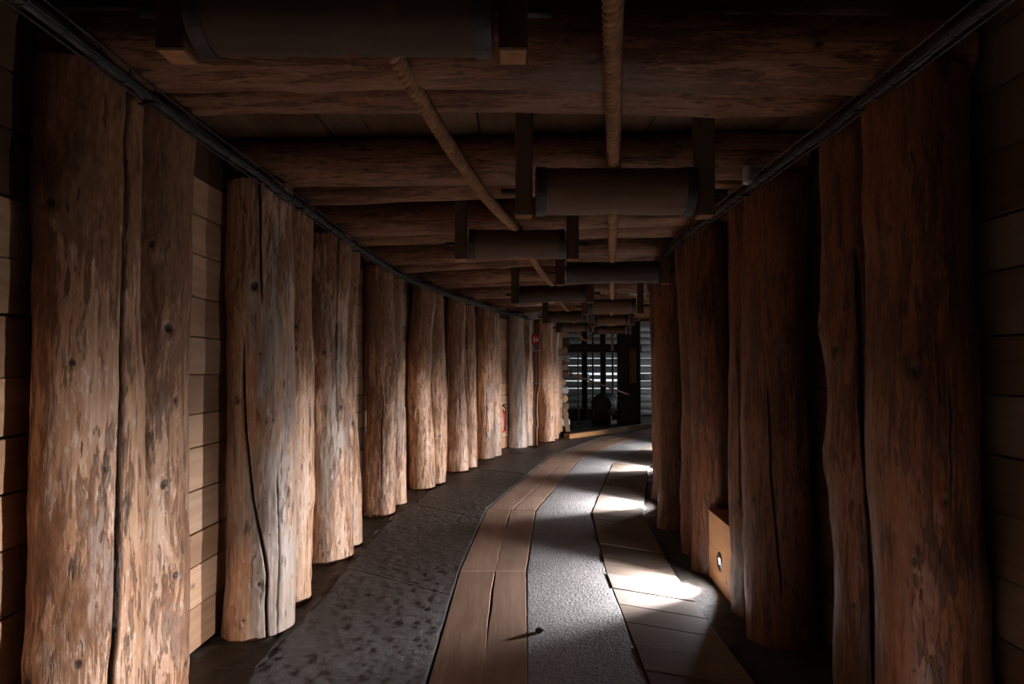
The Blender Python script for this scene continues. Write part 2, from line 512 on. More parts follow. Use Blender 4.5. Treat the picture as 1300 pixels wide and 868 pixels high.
def sheet(name, line, side, z0, z1, off, th, mat, smooth=False):
    """an upright board wall following a polyline, its face off metres behind it"""
    n = len(line); L = []
    for i in range(n):
        t = (line[min(i + 1, n - 1)] - line[max(i - 1, 0)]).normalized()
        nn = Vector((-t.y, t.x)) * side
        L.append((line[i] + nn * off, line[i] + nn * (off + th)))
    V = []; F = []
    for a, b in L:
        V += [(a.x, a.y, z0), (a.x, a.y, z1), (b.x, b.y, z1), (b.x, b.y, z0)]
    for i in range(n - 1):
        for k in range(4):
            F.append((i * 4 + k, i * 4 + (k + 1) % 4, i * 4 + 4 + (k + 1) % 4, i * 4 + 4 + k))
    F.append((0, 1, 2, 3)); F.append(tuple((n - 1) * 4 + k for k in (3, 2, 1, 0)))
    if side < 0: F = [f[::-1] for f in F]
    o = link(name, make_mesh(name, V, F, smooth), mat)
    return tag(o, kind='structure')

wl_line = [Vector((-1.64, -1.4))] + WL
wr_line = [Vector((1.63, -1.4))] + WR
wall_left = sheet('wall_left', wl_line, 1, -0.15, CEIL + .1, 0.045, 0.06, M['backing'])
wall_right = sheet('wall_right', wr_line, -1, -0.15, CEIL + .1, 0.045, 0.06, M['backing'])
wall_back_seal = sheet('wall_back_seal', [Vector((-1.9, -1.3)), Vector((1.9, -1.3))], -1, -0.15, CEIL + .1, 0.0, 0.06, M['backing'])  # unseen wall added across the tunnel to shut out sky light

def wall_planks(line, parent, seed, mat):
    R = random.Random(seed)
    for b in range(len(line) - 1):
        A, B = line[b], line[b + 1]
        d = B - A; L = d.length; ang = math.atan2(d.y, d.x)
        c = (A + B) / 2
        z = 0.0
        while z < CEIL - 0.06:
            h = R.choice((.165, .18, .19, .20, .215))
            if z + h > CEIL - 0.05: h = CEIL - z
            V, F = chamfer_box(L - 0.004, 0.04, h - R.choice((.003, .005, .008)), 0.003)
            o = link('plank', make_mesh('plank', V, F, False), M['wallboard_dark' if (mat == 'wallboard' and z > (1.80 if b == 0 else 2.30)) else mat], parent)  # upper left boards: shade put into the colour above the lamps' reach
            inset = R.uniform(-.006, .006)
            o.location = (c.x - math.sin(ang) * inset, c.y + math.cos(ang) * inset, z + h / 2)
            o.rotation_euler = (R.uniform(-.02, .02), R.uniform(-.004, .004), ang)
            z += h

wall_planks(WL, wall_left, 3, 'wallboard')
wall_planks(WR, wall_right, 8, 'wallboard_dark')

# ------------------------------------------------------------------ ceiling
V = [(-2.2, -1.45, CEIL + .03), (8, -1.45, CEIL + .03), (8, 21.6, CEIL + .03), (-2.2, 21.6, CEIL + .03)]
V += [(x, y, z + .1) for x, y, z in V]
F = [(0, 3, 2, 1), (4, 5, 6, 7), (0, 1, 5, 4), (1, 2, 6, 5), (2, 3, 7, 6), (3, 0, 4, 7)]
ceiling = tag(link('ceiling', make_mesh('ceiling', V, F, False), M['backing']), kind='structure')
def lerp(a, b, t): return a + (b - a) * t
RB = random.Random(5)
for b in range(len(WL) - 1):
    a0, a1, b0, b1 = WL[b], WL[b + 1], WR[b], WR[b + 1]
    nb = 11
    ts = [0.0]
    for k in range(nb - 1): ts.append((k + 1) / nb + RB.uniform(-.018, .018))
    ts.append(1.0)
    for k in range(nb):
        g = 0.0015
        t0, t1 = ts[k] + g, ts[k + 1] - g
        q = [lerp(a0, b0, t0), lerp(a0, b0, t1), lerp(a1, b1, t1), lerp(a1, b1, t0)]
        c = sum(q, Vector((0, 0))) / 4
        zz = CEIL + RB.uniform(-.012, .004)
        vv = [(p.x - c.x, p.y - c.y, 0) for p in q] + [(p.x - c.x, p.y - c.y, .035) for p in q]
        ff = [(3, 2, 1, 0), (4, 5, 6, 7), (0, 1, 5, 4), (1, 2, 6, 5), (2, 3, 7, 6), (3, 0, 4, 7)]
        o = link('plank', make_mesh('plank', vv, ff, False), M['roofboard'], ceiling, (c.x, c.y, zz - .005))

# ------------------------------------------------------------------ floor
LS_L = [(-.41, -1.0), (-.386, 3.1), (-.368, 4.80), (-.255, 6.90), (.60, 11.0), (1.80, 14.05), (3.7, 16.9)]
LS_R = [(.03, -1.0), (.062, 3.1), (.100, 4.80), (.235, 6.84), (1.06, 10.72), (2.16, 13.35), (4.05, 16.2)]
RS_L = [(.58, -1.0), (.615, 3.2), (.65, 4.78), (.785, 6.74), (1.54, 10.40), (2.68, 12.95), (4.3, 15.3)]
RS_R = [(1.04, -1.0), (1.085, 3.4), (1.115, 4.76), (1.265, 6.66), (1.98, 9.95), (3.06, 12.40), (4.6, 14.5)]
SL_O = [(-1.24, -1.0), (-1.19, 3.1), (-1.15, 4.45), (-1.14, 6.2), (-.95, 7.8), (-.52, 9.55), (.02, 11.1), (.62, 12.65), (1.05, 13.7), (1.9, 15.0)]

def along(poly, t):
    """points at fractions t of the polyline, measured by arc length"""
    p = np.array(poly, float); s = np.r_[0, np.cumsum(np.hypot(*np.diff(p, axis=0).T))]
    t = np.asarray(t) * s[-1]
    return np.stack([np.interp(t, s, p[:, 0]), np.interp(t, s, p[:, 1])], -1)

xs = np.r_[np.arange(-2.2, -1.5, .1), np.arange(-1.5, 1.9, .03), np.arange(1.9, 4.0, .07), np.arange(4.0, 8.01, .25)]
ys = np.r_[np.arange(-1.4, 2.4, .1), np.arange(2.4, 7.5, .024), np.arange(7.5, 14.5, .06), np.arange(14.5, 21.7, .15)]
X, Y = np.meshgrid(xs, ys)
hz = 0.030 * (fbm(X * 2.2 + 9, Y * 2.2 + 40, 21) - .5) + 0.016 * (fbm(X * 9 + 3, Y * 9 + 30, 31) - .5) + 0.008 * (fbm(X * 26, Y * 26, 41, 2) - .5)
# crumbled ridge along the foot of the left posts
sl = np.array(SL_O)
xr = np.interp(Y, sl[:, 1], sl[:, 0]) - 0.015 + 0.05 * (fbm(Y * 3, Y * 0 + 2, 51) - .5)
hz = hz + 0.030 * np.exp(-((X - xr) / .026) ** 2) * np.clip(vnoise(Y * 7, Y * 0, 61) * 1.6 - .3, 0, 1)
hz = hz + 0.020 * np.exp(-((X - xr + .08) / .018) ** 2) * np.clip(vnoise(Y * 5 + 3, Y * 0, 62) * 1.6 - .5, 0, 1)
lsl = np.array(LS_L)
xin = np.interp(Y, lsl[:, 1], lsl[:, 0])
hz = hz - 0.035 * np.clip((X - xr - .05) / .04, 0, 1) * np.clip((xin + .02 - X) / .04, 0, 1) * (Y < 14)
hz = hz - 0.02 * ((X > xin - .02) & (X < np.interp(Y, np.array(RS_R)[:, 1], np.array(RS_R)[:, 0])) & (Y < 14.5))
P = np.stack([X, Y, hz - 0.012], -1)
floor = tag(link('floor', grid_mesh('floor', P), M['floor']), kind='structure')

def ribbon(name, A, B, ta, tb, nl, nw, top, mat, parent, amp=0.004, seed=1, rough_edge=0.0, freq=14, skirt=0.05):
    """a strip between two polylines, with displaced top and a short skirt at its edges"""
    t_a = np.linspace(ta[0], ta[1], nl); t_b = np.linspace(tb[0], tb[1], nl)
    a = along(A, t_a); b = along(B, t_b)
    w = np.linspace(0, 1, nw)[None, :, None]
    XY = a[:, None] * (1 - w) + b[:, None] * w
    if rough_edge:
        e = rough_edge * (fbm(XY[..., 1] * 9, XY[..., 0] * 9, seed + 5) - .5)
        edge = np.zeros(nw); edge[:2] = 1; edge[-2:] = .08
        XY[..., 0] += e * edge[None, :]
    H = top + amp * 2 * (fbm(XY[..., 0] * freq + 50, XY[..., 1] * freq + 50, seed, 4) - .5) + amp * 2 * (fbm(XY[..., 0] * 2 + 50, XY[..., 1] * 2 + 50, seed + 3, 2) - .5)
    P = np.concatenate([XY, H[..., None]], -1)
    # skirt
    def ring(P):
        l = P[:, :1].copy(); l[..., 2] -= skirt
        r = P[:, -1:].copy(); r[..., 2] -= skirt
        P = np.concatenate([l, P, r], 1)
        f = P[:1].copy(); f[..., 2] = P[:1, :, 2].min() - .001
        k = P[-1:].copy(); k[..., 2] = P[-1:, :, 2].min() - .001
        return np.concatenate([f, P, k], 0)
    P = ring(P)
    o = link(name, grid_mesh(name, P, True), mat, parent)
    return o

# stone slabs between the left posts and the plank track
sl_t = [0.0, .352, .492, .640, .790, 1.0]; ls_t = [0.0, .280, .395, .545, .700, .86]
for i in range(5):
    near = i < 3
    ribbon('stone_slab', SL_O, LS_L, (sl_t[i] + .0003, sl_t[i + 1] - .0003), (ls_t[i] + .0002, ls_t[i + 1] - .0002),
           260 if near else 110, 64 if near else 28, 0.011, M['slab'], floor, 0.0050, 70, 0.09, 30)
# grit strip between the two plank tracks
ribbon('gravel_bed', LS_R, RS_L, (0.0, .99), (0.0, .99), 1000, 44, 0.002, M['grit'], floor, 0.0012, 90, 0.0, 60)

# left plank track: two boards wide
track_left = empty('plank_track', (-.17, 4.8, 0), 0, 'left run of long floor planks, two boards wide, bending away along the dark slabs', 'walkway')
def board(name, quadA, quadB, n, th, top, mat, parent, seed, wob=0.0, wobside=None):
    """a floor board between edge A (two points) and edge B (two points), n cuts along, one wavy waney edge"""
    R = random.Random(seed)
    a0, a1 = map(Vector, quadA); b0, b1 = map(Vector, quadB)
    c = (a0 + a1 + b0 + b1) / 4
    V = []
    ph = R.random() * 9
    for i in range(n + 1):
        t = i / n
        pa = lerp(a0, a1, t); pb = lerp(b0, b1, t)
        wv = wob * (math.sin(t * 5 + ph) + .6 * math.sin(t * 13 + ph * 2) + .35 * math.sin(t * 41 + ph * 3))
        if wobside == 'B': pb = pb + Vector((wv, 0))
        if wobside == 'A': pa = pa + Vector((wv, 0))
        d = (pb - pa).normalized() * .004
        for p, z in ((pa, -th), (pa, -.004), (pa + d, 0), (pb - d, 0), (pb, -.004), (pb, -th)):
            V.append((p.x - c.x, p.y - c.y, z))
    F = []
    for i in range(n):
        for k in range(5):
            F.append((i * 6 + k, i * 6 + k + 1, i * 6 + 7 + k, i * 6 + 6 + k))
    F = [f[::-1] for f in F]
    F.append((0, 1, 2, 3, 4, 5)); F.append(tuple(n * 6 + k for k in (5, 4, 3, 2, 1, 0)))
    return link(name, make_mesh(name, V, F, False), mat, parent, (c.x - parent.location.x, c.y - parent.location.y, top - parent.location.z))

for i in range(1, len(LS_L) - 1):
    A0, A1 = Vector(LS_L[i]), Vector(LS_L[i + 1]); B0, B1 = Vector(LS_R[i]), Vector(LS_R[i + 1])
    if i == 1:
        A0 = lerp(Vector(LS_L[0]), Vector(LS_L[1]), .55); B0 = lerp(Vector(LS_R[0]), Vector(LS_R[1]), .55)
    f0, f1 = (.54, .54) if i != 2 else (.53, .50)
    g = .0018
    d = (A1 - A0).normalized() * .004
    m0, m1 = lerp(A0, B0, f0), lerp(A1, B1, f1)
    e = (B0 - A0).normalized()
    board('plank', (A0 + d + e * .008, A1 - d + e * .008), (m0 + d - e * g, m1 - d - e * g), 24, .035, .003, M['track'], track_left, 30 + i, .005, 'B')
    board('plank', (m0 + d + e * g, m1 - d + e * g), (B0 + d - e * .004, B1 - d - e * .004), 24, .035, .0028, M['track'], track_left, 50 + i, .006, 'A')

# right track: short boards laid crosswise
track_right = empty('plank_track', (.9, 4.8, 0), 0, 'right run of short crosswise floor boards washed by the path lamps', 'walkway')
RX = random.Random(12)
sa = 0.135
tot = float(np.sum(np.hypot(*np.diff(np.array(RS_L), axis=0).T)))
k = 0
while sa < 0.985:
    w = RX.choice((.26, .29, .32, .35)) / tot
    t0, t1 = sa, sa + w
    g = .0022 / tot
    a = along(RS_L, [t0 + g, t1 - g]); b = along(RS_R, [t0 + g, t1 - g])
    e = Vector(b[0] - a[0]).normalized()
    board('plank', (Vector(b[0]) - e * .004, Vector(a[0]) + e * .004), (Vector(b[1]) - e * .004, Vector(a[1]) + e * .004), 4, .035, .007 + RX.uniform(-.0025, .0025), M['cross'], track_right, 100 + k)
    sa += w; k += 1

# a loose stone on the grit
def stone(name, loc, size, seed, mat, label, cat, group=None):
    R = hash_rng(seed)
    V = []; F = []
    nu, nv = 12, 8
    for j in range(nv):
        ph = math.pi * (j + .5) / nv
        for i in range(nu):
            th = 2 * math.pi * i / nu
            k = 1 + .35 * (R.random() - .5)
            V.append((size * math.sin(ph) * math.cos(th) * k, size * .8 * math.sin(ph) * math.sin(th) * k, size * .55 * (math.cos(ph) * k + .7)))
    for j in range(nv - 1):
        for i in range(nu):
            i2 = (i + 1) % nu
            F.append((j * nu + i, (j + 1) * nu + i, (j + 1) * nu + i2, j * nu + i2))
    F.append(tuple(range(nu))); F.append(tuple((nv - 1) * nu + i for i in range(nu))[::-1])
    o = link(name, make_mesh(name, V, F, False), mat, None, loc)
    return tag(o, label, cat, group)
stone('pebble', (.148, 3.70, .002), .024, 4, M['slab'], 'small dark pebble lying alone on the grey grit strip', 'stone')

# ------------------------------------------------------------------ posts
POST_L = [
    ('thickest peeled log post at front left, long wavy crack and dark knots', 'knobbly reddish log post pressed against the cracked front left post'),
    ('smooth pale log post with black wavy crack, second pair on the left', 'slim flaky log post just behind the smooth pale cracked post'),
    ('grey-streaked flaky log post, nearer one of the third left pair', 'grey-brown log post, farther one of the third left pair'),
    ('bark-streaked brown post, nearer one of the fourth left pair', 'slim pale-edged post, farther one of the fourth left pair'),
    ('ragged-barked post, nearer one of the fifth left pair', 'slim post, farther one of the fifth left pair beside a strip of wall planks'),
    ('reddish flaking post, nearer one of the sixth left pair', 'slim pale post, farther one of the sixth left pair'),
    ('slender post with white salt streak, nearer one of the seventh left pair', 'slender post in front of the fire extinguisher, farther one of seventh left pair'),
    ('dark grey smooth post, nearer one of the eighth left pair', 'brown post under the grey loudspeaker box, farther one of eighth left pair'),
    ('brightly lit post right of the brown pipe, nearer one of the last left pair', 'pale post at the far end of the left row, touching the log crib')]
POST_R = [
    ('broadest dark post at front right, with knots low down', 'brown post with long black crack, left beside the broadest front right post'),
    ('broad dark post with a fine crack, just nearer than the plywood lamp box', 'slim orange-brown post covering the near end of the plywood lamp box'),
    ('rough grey-brown post at the far end of the plywood lamp box', 'narrow orange post squeezed behind the far end of the lamp box post'),
    ('brown post in the fourth right pair, second last of the visible right row', 'hidden partner post behind the fourth pair on the right'),
    ('narrow spotted post at the inner edge of the right row', 'farther partner of the spotted post at the bend'),
    ('nearer post of the sixth right pair round the bend', 'farther post of the sixth right pair round the bend'),
    ('nearer post of the seventh right pair round the bend', 'farther post of the seventh right pair round the bend'),
    ('nearer post of the eighth right pair round the bend', 'farther post of the eighth right pair round the bend'),
    ('nearer post of the last right pair before the chamber', 'farther post of the last right pair before the chamber')]
BARK_L = [(.46, .50), (.26, .48), (.46, .46), (.50, .46), (.54, .50), (.56, .46), (.46, .42), (.40, .34), (.28, .28)]
GREY_L = [(.10, .30), (.75, .40), (.62, .62), (.40, .45), (.35, .4), (.3, .4), (.6, .55), (1.4, .6), (.45, .3)]
CR_L = {(0, 0): [([(0, -40), (.45, -32), (1.0, -23), (1.6, -15), (2.44, -10)], .0085, .034), ([(.75, -128), (.76, -95)], .004, .01)],
        (0, 1): [([(.3, -100), (1.2, -98)], .002, .004)],
        (1, 0): [([(0, -56), (.35, -62), (.75, -86), (1.25, -98), (1.6, -104)], .0070, .028), ([(1.75, -64), (2.44, -70)], .005, .02), ([(.0, -38), (.9, -43)], .0028, .010)],
        (2, 0): [([(.9, -42), (2.44, -48)], .004, .016)], (7, 0): [([(.2, -60), (1.3, -60)], .004, .012)]}
KN_L = {(0, 0): [(-68, .50, .021, .006), (-58, .40, .014, .004), (-122, .43, .045, .02), (-72, 1.44, .020, .006), (-40, 1.1, .012, .004), (-95, 1.95, .03, .012), (150, 1.2, .03, .01)],
        (0, 1): [(-25, .62, .028, .022), (-40, .98, .030, .018), (-35, 1.58, .028, .018), (0, .25, .025, .014), (-60, 1.9, .02, .01), (-20, 1.3, .02, .012)],
        (1, 0): [(-72, .30, .022, .008), (-78, 1.86, .035, .014), (-56, .55, .008, .003), (-62, .72, .008, .003), (-95, .12, .014, .004), (-50, 1.15, .01, .004), (-70, 1.5, .012, .004), (-110, 1.25, .012, .004)]}
CR_R = {(0, 0): [([(.9, -95), (1.4, -92)], .003, .008)],
        (0, 1): [([(.05, -112), (.7, -114), (1.3, -120), (1.9, -119)], .0085, .03)],
        (1, 0): [([(.25, -108), (.9, -118), (1.35, -124)], .0045, .020)]}
KN_R = {(0, 0): [(-132, .80, .016, .006), (-118, .32, .018, .006), (-135, .45, .012, .004), (-125, 1.42, .032, .01), (-100, 1.0, .02, .008), (-150, 1.9, .02, .008)],
        (0, 1): [(165, 1.05, .03, .022), (-150, 1.5, .02, .01), (-140, .5, .012, .006), (175, 1.6, .025, .016), (-135, .3, .012, .006)]}
posts = {}
def put_post(side, i, j, spec):
    x, y, r = spec
    d = math.hypot(x, y)
    nu = 200 if d < 3.3 else 160 if d < 4.8 else 96 if d < 7.7 else 56
    nv = 300 if d < 3.3 else 240 if d < 4.6 else 150 if d < 7.5 else 90
    seed = (300 if side == 'L' else 700) + i * 20 + j * 7
    kn = (KN_L if side == 'L' else KN_R).get((i, j)); cr = (CR_L if side == 'L' else CR_R).get((i, j))
    hidden = side == 'R' and i > 4
    L = 2.44
    me = log_mesh('timber_post', L, r * 1.0, r * .96, nu, nv, seed, kn, cr, 1.0 if i < 2 else 1.3, False, .014 if i < 2 else .022, math.atan2(-y, -x))
    o = link('timber_post', me, None, None, (x, y, -.02))
    lab = (POST_L if side == 'L' else POST_R)[i][j]
    tag(o, lab, 'post', 'log posts along the %s wall' % ('left' if side == 'L' else 'right'))
    if side == 'L':
        o['bark'] = BARK_L[i][j]; o['grey'] = GREY_L[i][j]; o['tone'] = 1.0; o['topbark'] = (.34, .30, .22, .34, .24, .24, .1, 0, 0)[i]
    else:
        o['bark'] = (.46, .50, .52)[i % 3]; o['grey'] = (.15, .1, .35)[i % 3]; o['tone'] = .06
    o['crust'] = {('L', 6, 0): .45, ('L', 7, 0): .2, ('L', 8, 0): .35}.get((side, i, j), 0.0)
    posts[(side, i, j)] = o
    return o
for i in range(9):
    for j in range(2):
        put_post('L', i, j, LEFT[i][j]); put_post('R', i, j, RIGHT[i][j])

# ------------------------------------------------------------------ roof logs, a pair over each pair of posts
ORD = ('first', 'second', 'third', 'fourth', 'fifth', 'sixth', 'seventh', 'eighth', 'ninth')
DES = [('dark ragged-barked roof log nearest overhead, behind the biggest roller', 'flat dark roof log just behind the nearest overhead roof log'),
       ('thick cracked roof log over the second pair of posts, nearer one', 'rough reddish roof log over the second pair of posts, farther one'),
       ('split knotty roof log over the third pair of posts, nearer one', 'plain brown roof log over the third pair of posts, farther one'),
       ('brown flaking roof log over the fourth pair of posts, nearer one', 'thin brown roof log over the fourth pair of posts, farther one'),
       ('streaky roof log over the fifth pair of posts, nearer one', 'streaky roof log over the fifth pair of posts, farther one'),
       ('dark roof log edged with white salt over the sixth pair of posts, nearer one', 'salt-crusted roof log over the sixth pair of posts, farther one'),
       ('salt-crusted roof log over the seventh pair of posts, nearer one', 'salt-crusted roof log over the seventh pair of posts, farther one'),
       ('roof log over the dark grey eighth left post, nearer one', 'roof log over the eighth pair of posts, farther one'),
       ('roof log over the last pair of posts, nearer one', 'roof log over the last pair of posts, farther one')]
UND = [(2.37, 2.44), (2.42, 2.42), (2.42, 2.42), (2.42, 2.42), (2.42, 2.42), (2.42, 2.42), (2.42, 2.42), (2.42, 2.42), (2.42, 2.42)]
beams = {}
for i in range(9):
    for j in range(2):
        lx, ly, lr = LEFT[i][j]; rx, ry, rr_ = RIGHT[i][j]
        a = Vector((lx, ly, 0)); b = Vector((rx, ry, 0)); d = (b - a).normalized()
        a = a - d * .14; b = b + d * .14
        r = .128 if j == 0 else .12
        z = UND[i][j] + r
        near = i < 3
        me = log_mesh('roof_log', (b - a).length, r, r * .97, 120 if near else 64, 320 if near else 150, 1200 + i * 20 + j * 9, None,
                      [([(.3, 205 + 10 * j), (2.3, 190 + 12 * j)], .005, .02), ([(.2, 150), (1.6, 160)], .004, .012)], 0.8, False, .010)
        o = link('roof_log', me, None, None, (a.x, a.y, z))
        o.rotation_mode = 'QUATERNION'; o.rotation_quaternion = rot_to(d)
        tag(o, DES[i][j], 'beam', 'roof logs across the tunnel')
        o['bark'] = .50 if i != 2 else .36; o['grey'] = .2; o['tone'] = .28; o['crust'] = {5: .55, 6: .8, 7: .5}.get(i, .0)
        beams[(i, j)] = o
# the lintel pair at the chamber mouth
for j, (a, b) in enumerate((((1.0, 14.62, 0), (4.7, 13.25, 0)), ((1.02, 14.95, 0), (4.8, 13.6, 0)))):
    a = Vector(a); b = Vector(b); d = (b - a).normalized(); r = .12
    me = log_mesh('roof_log', (b - a).length, r, r, 56, 100, 1500 + j, None, None, .8)
    o = link('roof_log', me, None, None, (a.x, a.y, 2.43 + r)); o.rotation_mode = 'QUATERNION'; o.rotation_quaternion = rot_to(d)
    tag(o, ('roof log at the chamber mouth resting on the log crib, nearer one', 'roof log at the chamber mouth resting on the log crib, farther one')[j], 'beam', 'roof logs across the tunnel')
    o['bark'] = .55; o['grey'] = .3; o['tone'] = .2; o['crust'] = .3

# ------------------------------------------------------------------ rope rollers
ROLL = [(-.447, 1.80, 2.36, .79, .112, 0), (.472, 3.13, 2.222, .725, .107, 0), (.032, 4.58, 2.245, .645, .097, 0),
        (.855, 5.80, 2.227, .775, .093, -.10), (.435, 7.32, 2.212, .70, .091, -.16), (1.255, 8.50, 2.19, .575, .090, -.22),
        (.825, 10.02, 2.177, .57, .085, -.28), (1.645, 11.22, 2.212, .55, .085, -.34), (1.18, 12.86, 2.197, .53, .080, -.36), (2.04, 14.02, 2.21, .61, .080, -.35)]
RLAB = ['largest wooden rope roller overhead, nearest, cut by the top of the view', 'wooden rope roller with iron end bands hanging in the middle, straight rope over it',
        'wooden roller where the slanting near rope lands, third from the front', 'dark rope roller fourth from the front, under the straight rope',
        'dark roller fifth from the front, under the slanting rope', 'pale brown roller sixth from the front, under the straight rope',
        'pale brown roller seventh from the front, under the slanting rope', 'brown roller eighth from the front, just below the sixth',
        'far roller with the end of the slanting rope looped under it', 'lowest, last roller of the straight rope, with its end hanging down']
def roller(i, x, y, z, L, r, rz):
    t = empty('rope_roller', (x, y, z), rz, RLAB[i], 'roller', 'rope rollers under the roof')
    prof = []
    n = 17
    h = L / 2
    for k in range(n):
        q = -h + L * k / (n - 1)
        prof.append((r - .010 * math.exp(-(q / .035) ** 2) + .0015 * math.sin(k * 2.1 + i), q))
    V, F = lathe(prof, 40)
    me = make_mesh('drum', V, F, True)
    drum = link('drum', me, M['drum_dark' if i in (0, 3, 4) else 'drum'], t); drum.rotation_euler = (0, math.pi / 2, 0)  # nearest drum's darker wood carries the dimness overhead in its colour
    for s in (-1, 1):
        V, F = lathe([(r * .98, -.022), (r + .005, -.022), (r + .005, .022), (r * .98, .022)], 40, False)
        b = link('end_band', make_mesh('end_band', V, F, False), M['iron'], t, (s * (h - .024), 0, 0)); b.rotation_euler = (0, math.pi / 2, 0)
        b['label'] = 'black iron band round the drum end'
        top = CEIL - z - .004; bot = -r - .012
        V, F = chamfer_box(.078, .095, top - bot, .005)
        hx = s * (h + .055)
        me = make_mesh('hanger', V, F, False)
        me.materials.append(M['hanger']); me.materials.append(M['hanger_end'])
        mi = [1 if p.normal.z < -.9 else 0 for p in me.polygons]
        me.polygons.foreach_set('material_index', np.asarray(mi, np.int32))
        link('hanger', me, None, t, (hx, 0, (top + bot) / 2))
        V, F = lathe([(.014, -.065), (.014, .065)], 12)
        p = link('axle_pin', make_mesh('axle_pin', V, F, True), M['iron'], t, (s * (h + .095), 0, 0)); p.rotation_euler = (0, math.pi / 2, 0)
        p['label'] = 'black iron pin'
    return t
for i, a in enumerate(ROLL): roller(i, *a)

# ------------------------------------------------------------------ ropes
def smooth_path(ctrl, sags, step):
    pts = []
    for k in range(len(ctrl) - 1):
        a, b = Vector(ctrl[k]), Vector(ctrl[k + 1]); n = max(2, int((b - a).length / step))
        for i in range(n):
            t = i / n
            p = lerp(a, b, t); p.z -= sags[k] * 4 * t * (1 - t)
            pts.append(p)
    pts.append(Vector(ctrl[-1]))
    # smoothing
    for _ in range(6):
        q = pts[:]
        for i in range(1, len(pts) - 1): q[i] = (pts[i - 1] + pts[i] * 2 + pts[i + 1]) / 4
        pts = q
    return pts

def rope(name, path, R, label):
    pts = np.array([tuple(p) for p in path]); seg = np.linalg.norm(np.diff(pts, axis=0), axis=1); s = np.r_[0, np.cumsum(seg)]
    pitch = .105; ds = pitch / 14
    ss = np.arange(0, s[-1], ds)
    C = np.stack([np.interp(ss, s, pts[:, k]) for k in range(3)], 1)
    T = np.gradient(C, axis=0); T /= np.linalg.norm(T, axis=1)[:, None]
    up = np.array([0, 0, 1.0]); n0 = up - T[0] * T[0].dot(up)
    if np.linalg.norm(n0) < .1: n0 = np.array([1.0, 0, 0])
    N = [n0 / np.linalg.norm(n0)]
    for i in range(1, len(C)):
        v = N[-1] - T[i] * T[i].dot(N[-1]); N.append(v / np.linalg.norm(v))
    N = np.array(N); B = np.cross(T, N)
    Vs = []; Fs = []; base = 0; m = 8
    for st in range(3):
        ang = 2 * np.pi * (ss / pitch + st / 3)
        off = .52 * R
        c = C + (N * np.cos(ang)[:, None] + B * np.sin(ang)[:, None]) * off
        rad = N * np.cos(ang)[:, None] + B * np.sin(ang)[:, None]; tan = np.cross(T, rad)
        rows = []
        for k in range(m):
            a = 2 * np.pi * k / m
            rows.append(c + (rad * math.cos(a) * .54 + tan * math.sin(a) * .54) * R)
        Vv = np.stack(rows, 1).reshape(-1, 3); n = len(C)
        i = np.arange((n - 1) * m); a0 = i // m * m; k = i % m; k2 = (k + 1) % m
        Fs.append(np.stack([a0 + k, a0 + k2, a0 + m + k2, a0 + m + k], 1) + base); Vs.append(Vv); base += len(Vv)
    me = bpy.data.meshes.new(name)
    fast_fill(me, np.concatenate(Vs), np.concatenate(Fs).astype(np.int32))
    return tag(link(name, me, M['rope']), label, 'rope')

RR = .030
def top(i, dx=0):
    x, y, z, L, r, rz = ROLL[i]
    return (x + dx, y, z + r + RR - .012)
pa = [(-.70, 0.2, 2.50), top(0), top(2), top(4), top(6), top(8)]
path = smooth_path(pa, [.03, .10, .05, .05, .04], .05)
x, y, z = path[-1]
path += [Vector((x + .06, y + .10, z - .09)), Vector((x + .10, y + .14, z - .20)), Vector((x + .16, y + .17, z - .30)), Vector((x + .23, y + .18, z - .335)), Vector((x + .29, y + .18, z - .29)), Vector((x + .32, y + .18, z - .22))]
rope('rope', path, RR, 'thick twisted rope slanting from the nearest roller down the left line of rollers')
pb = [(.03, 0.2, 2.50), top(1), top(3), top(5), top(7), top(9)]
path = smooth_path(pb, [.02, .06, .05, .04, .04], .05)
x, y, z = path[-1]
path += [Vector((x + .03, y + .09, z - .04)), Vector((x + .04, y + .12, z - .14)), Vector((x + .04, y + .12, z - .30)), Vector((x + .04, y + .12, z - .52))]
rope('rope', path, RR, 'thick twisted rope hanging straight down the view over the right line of rollers')

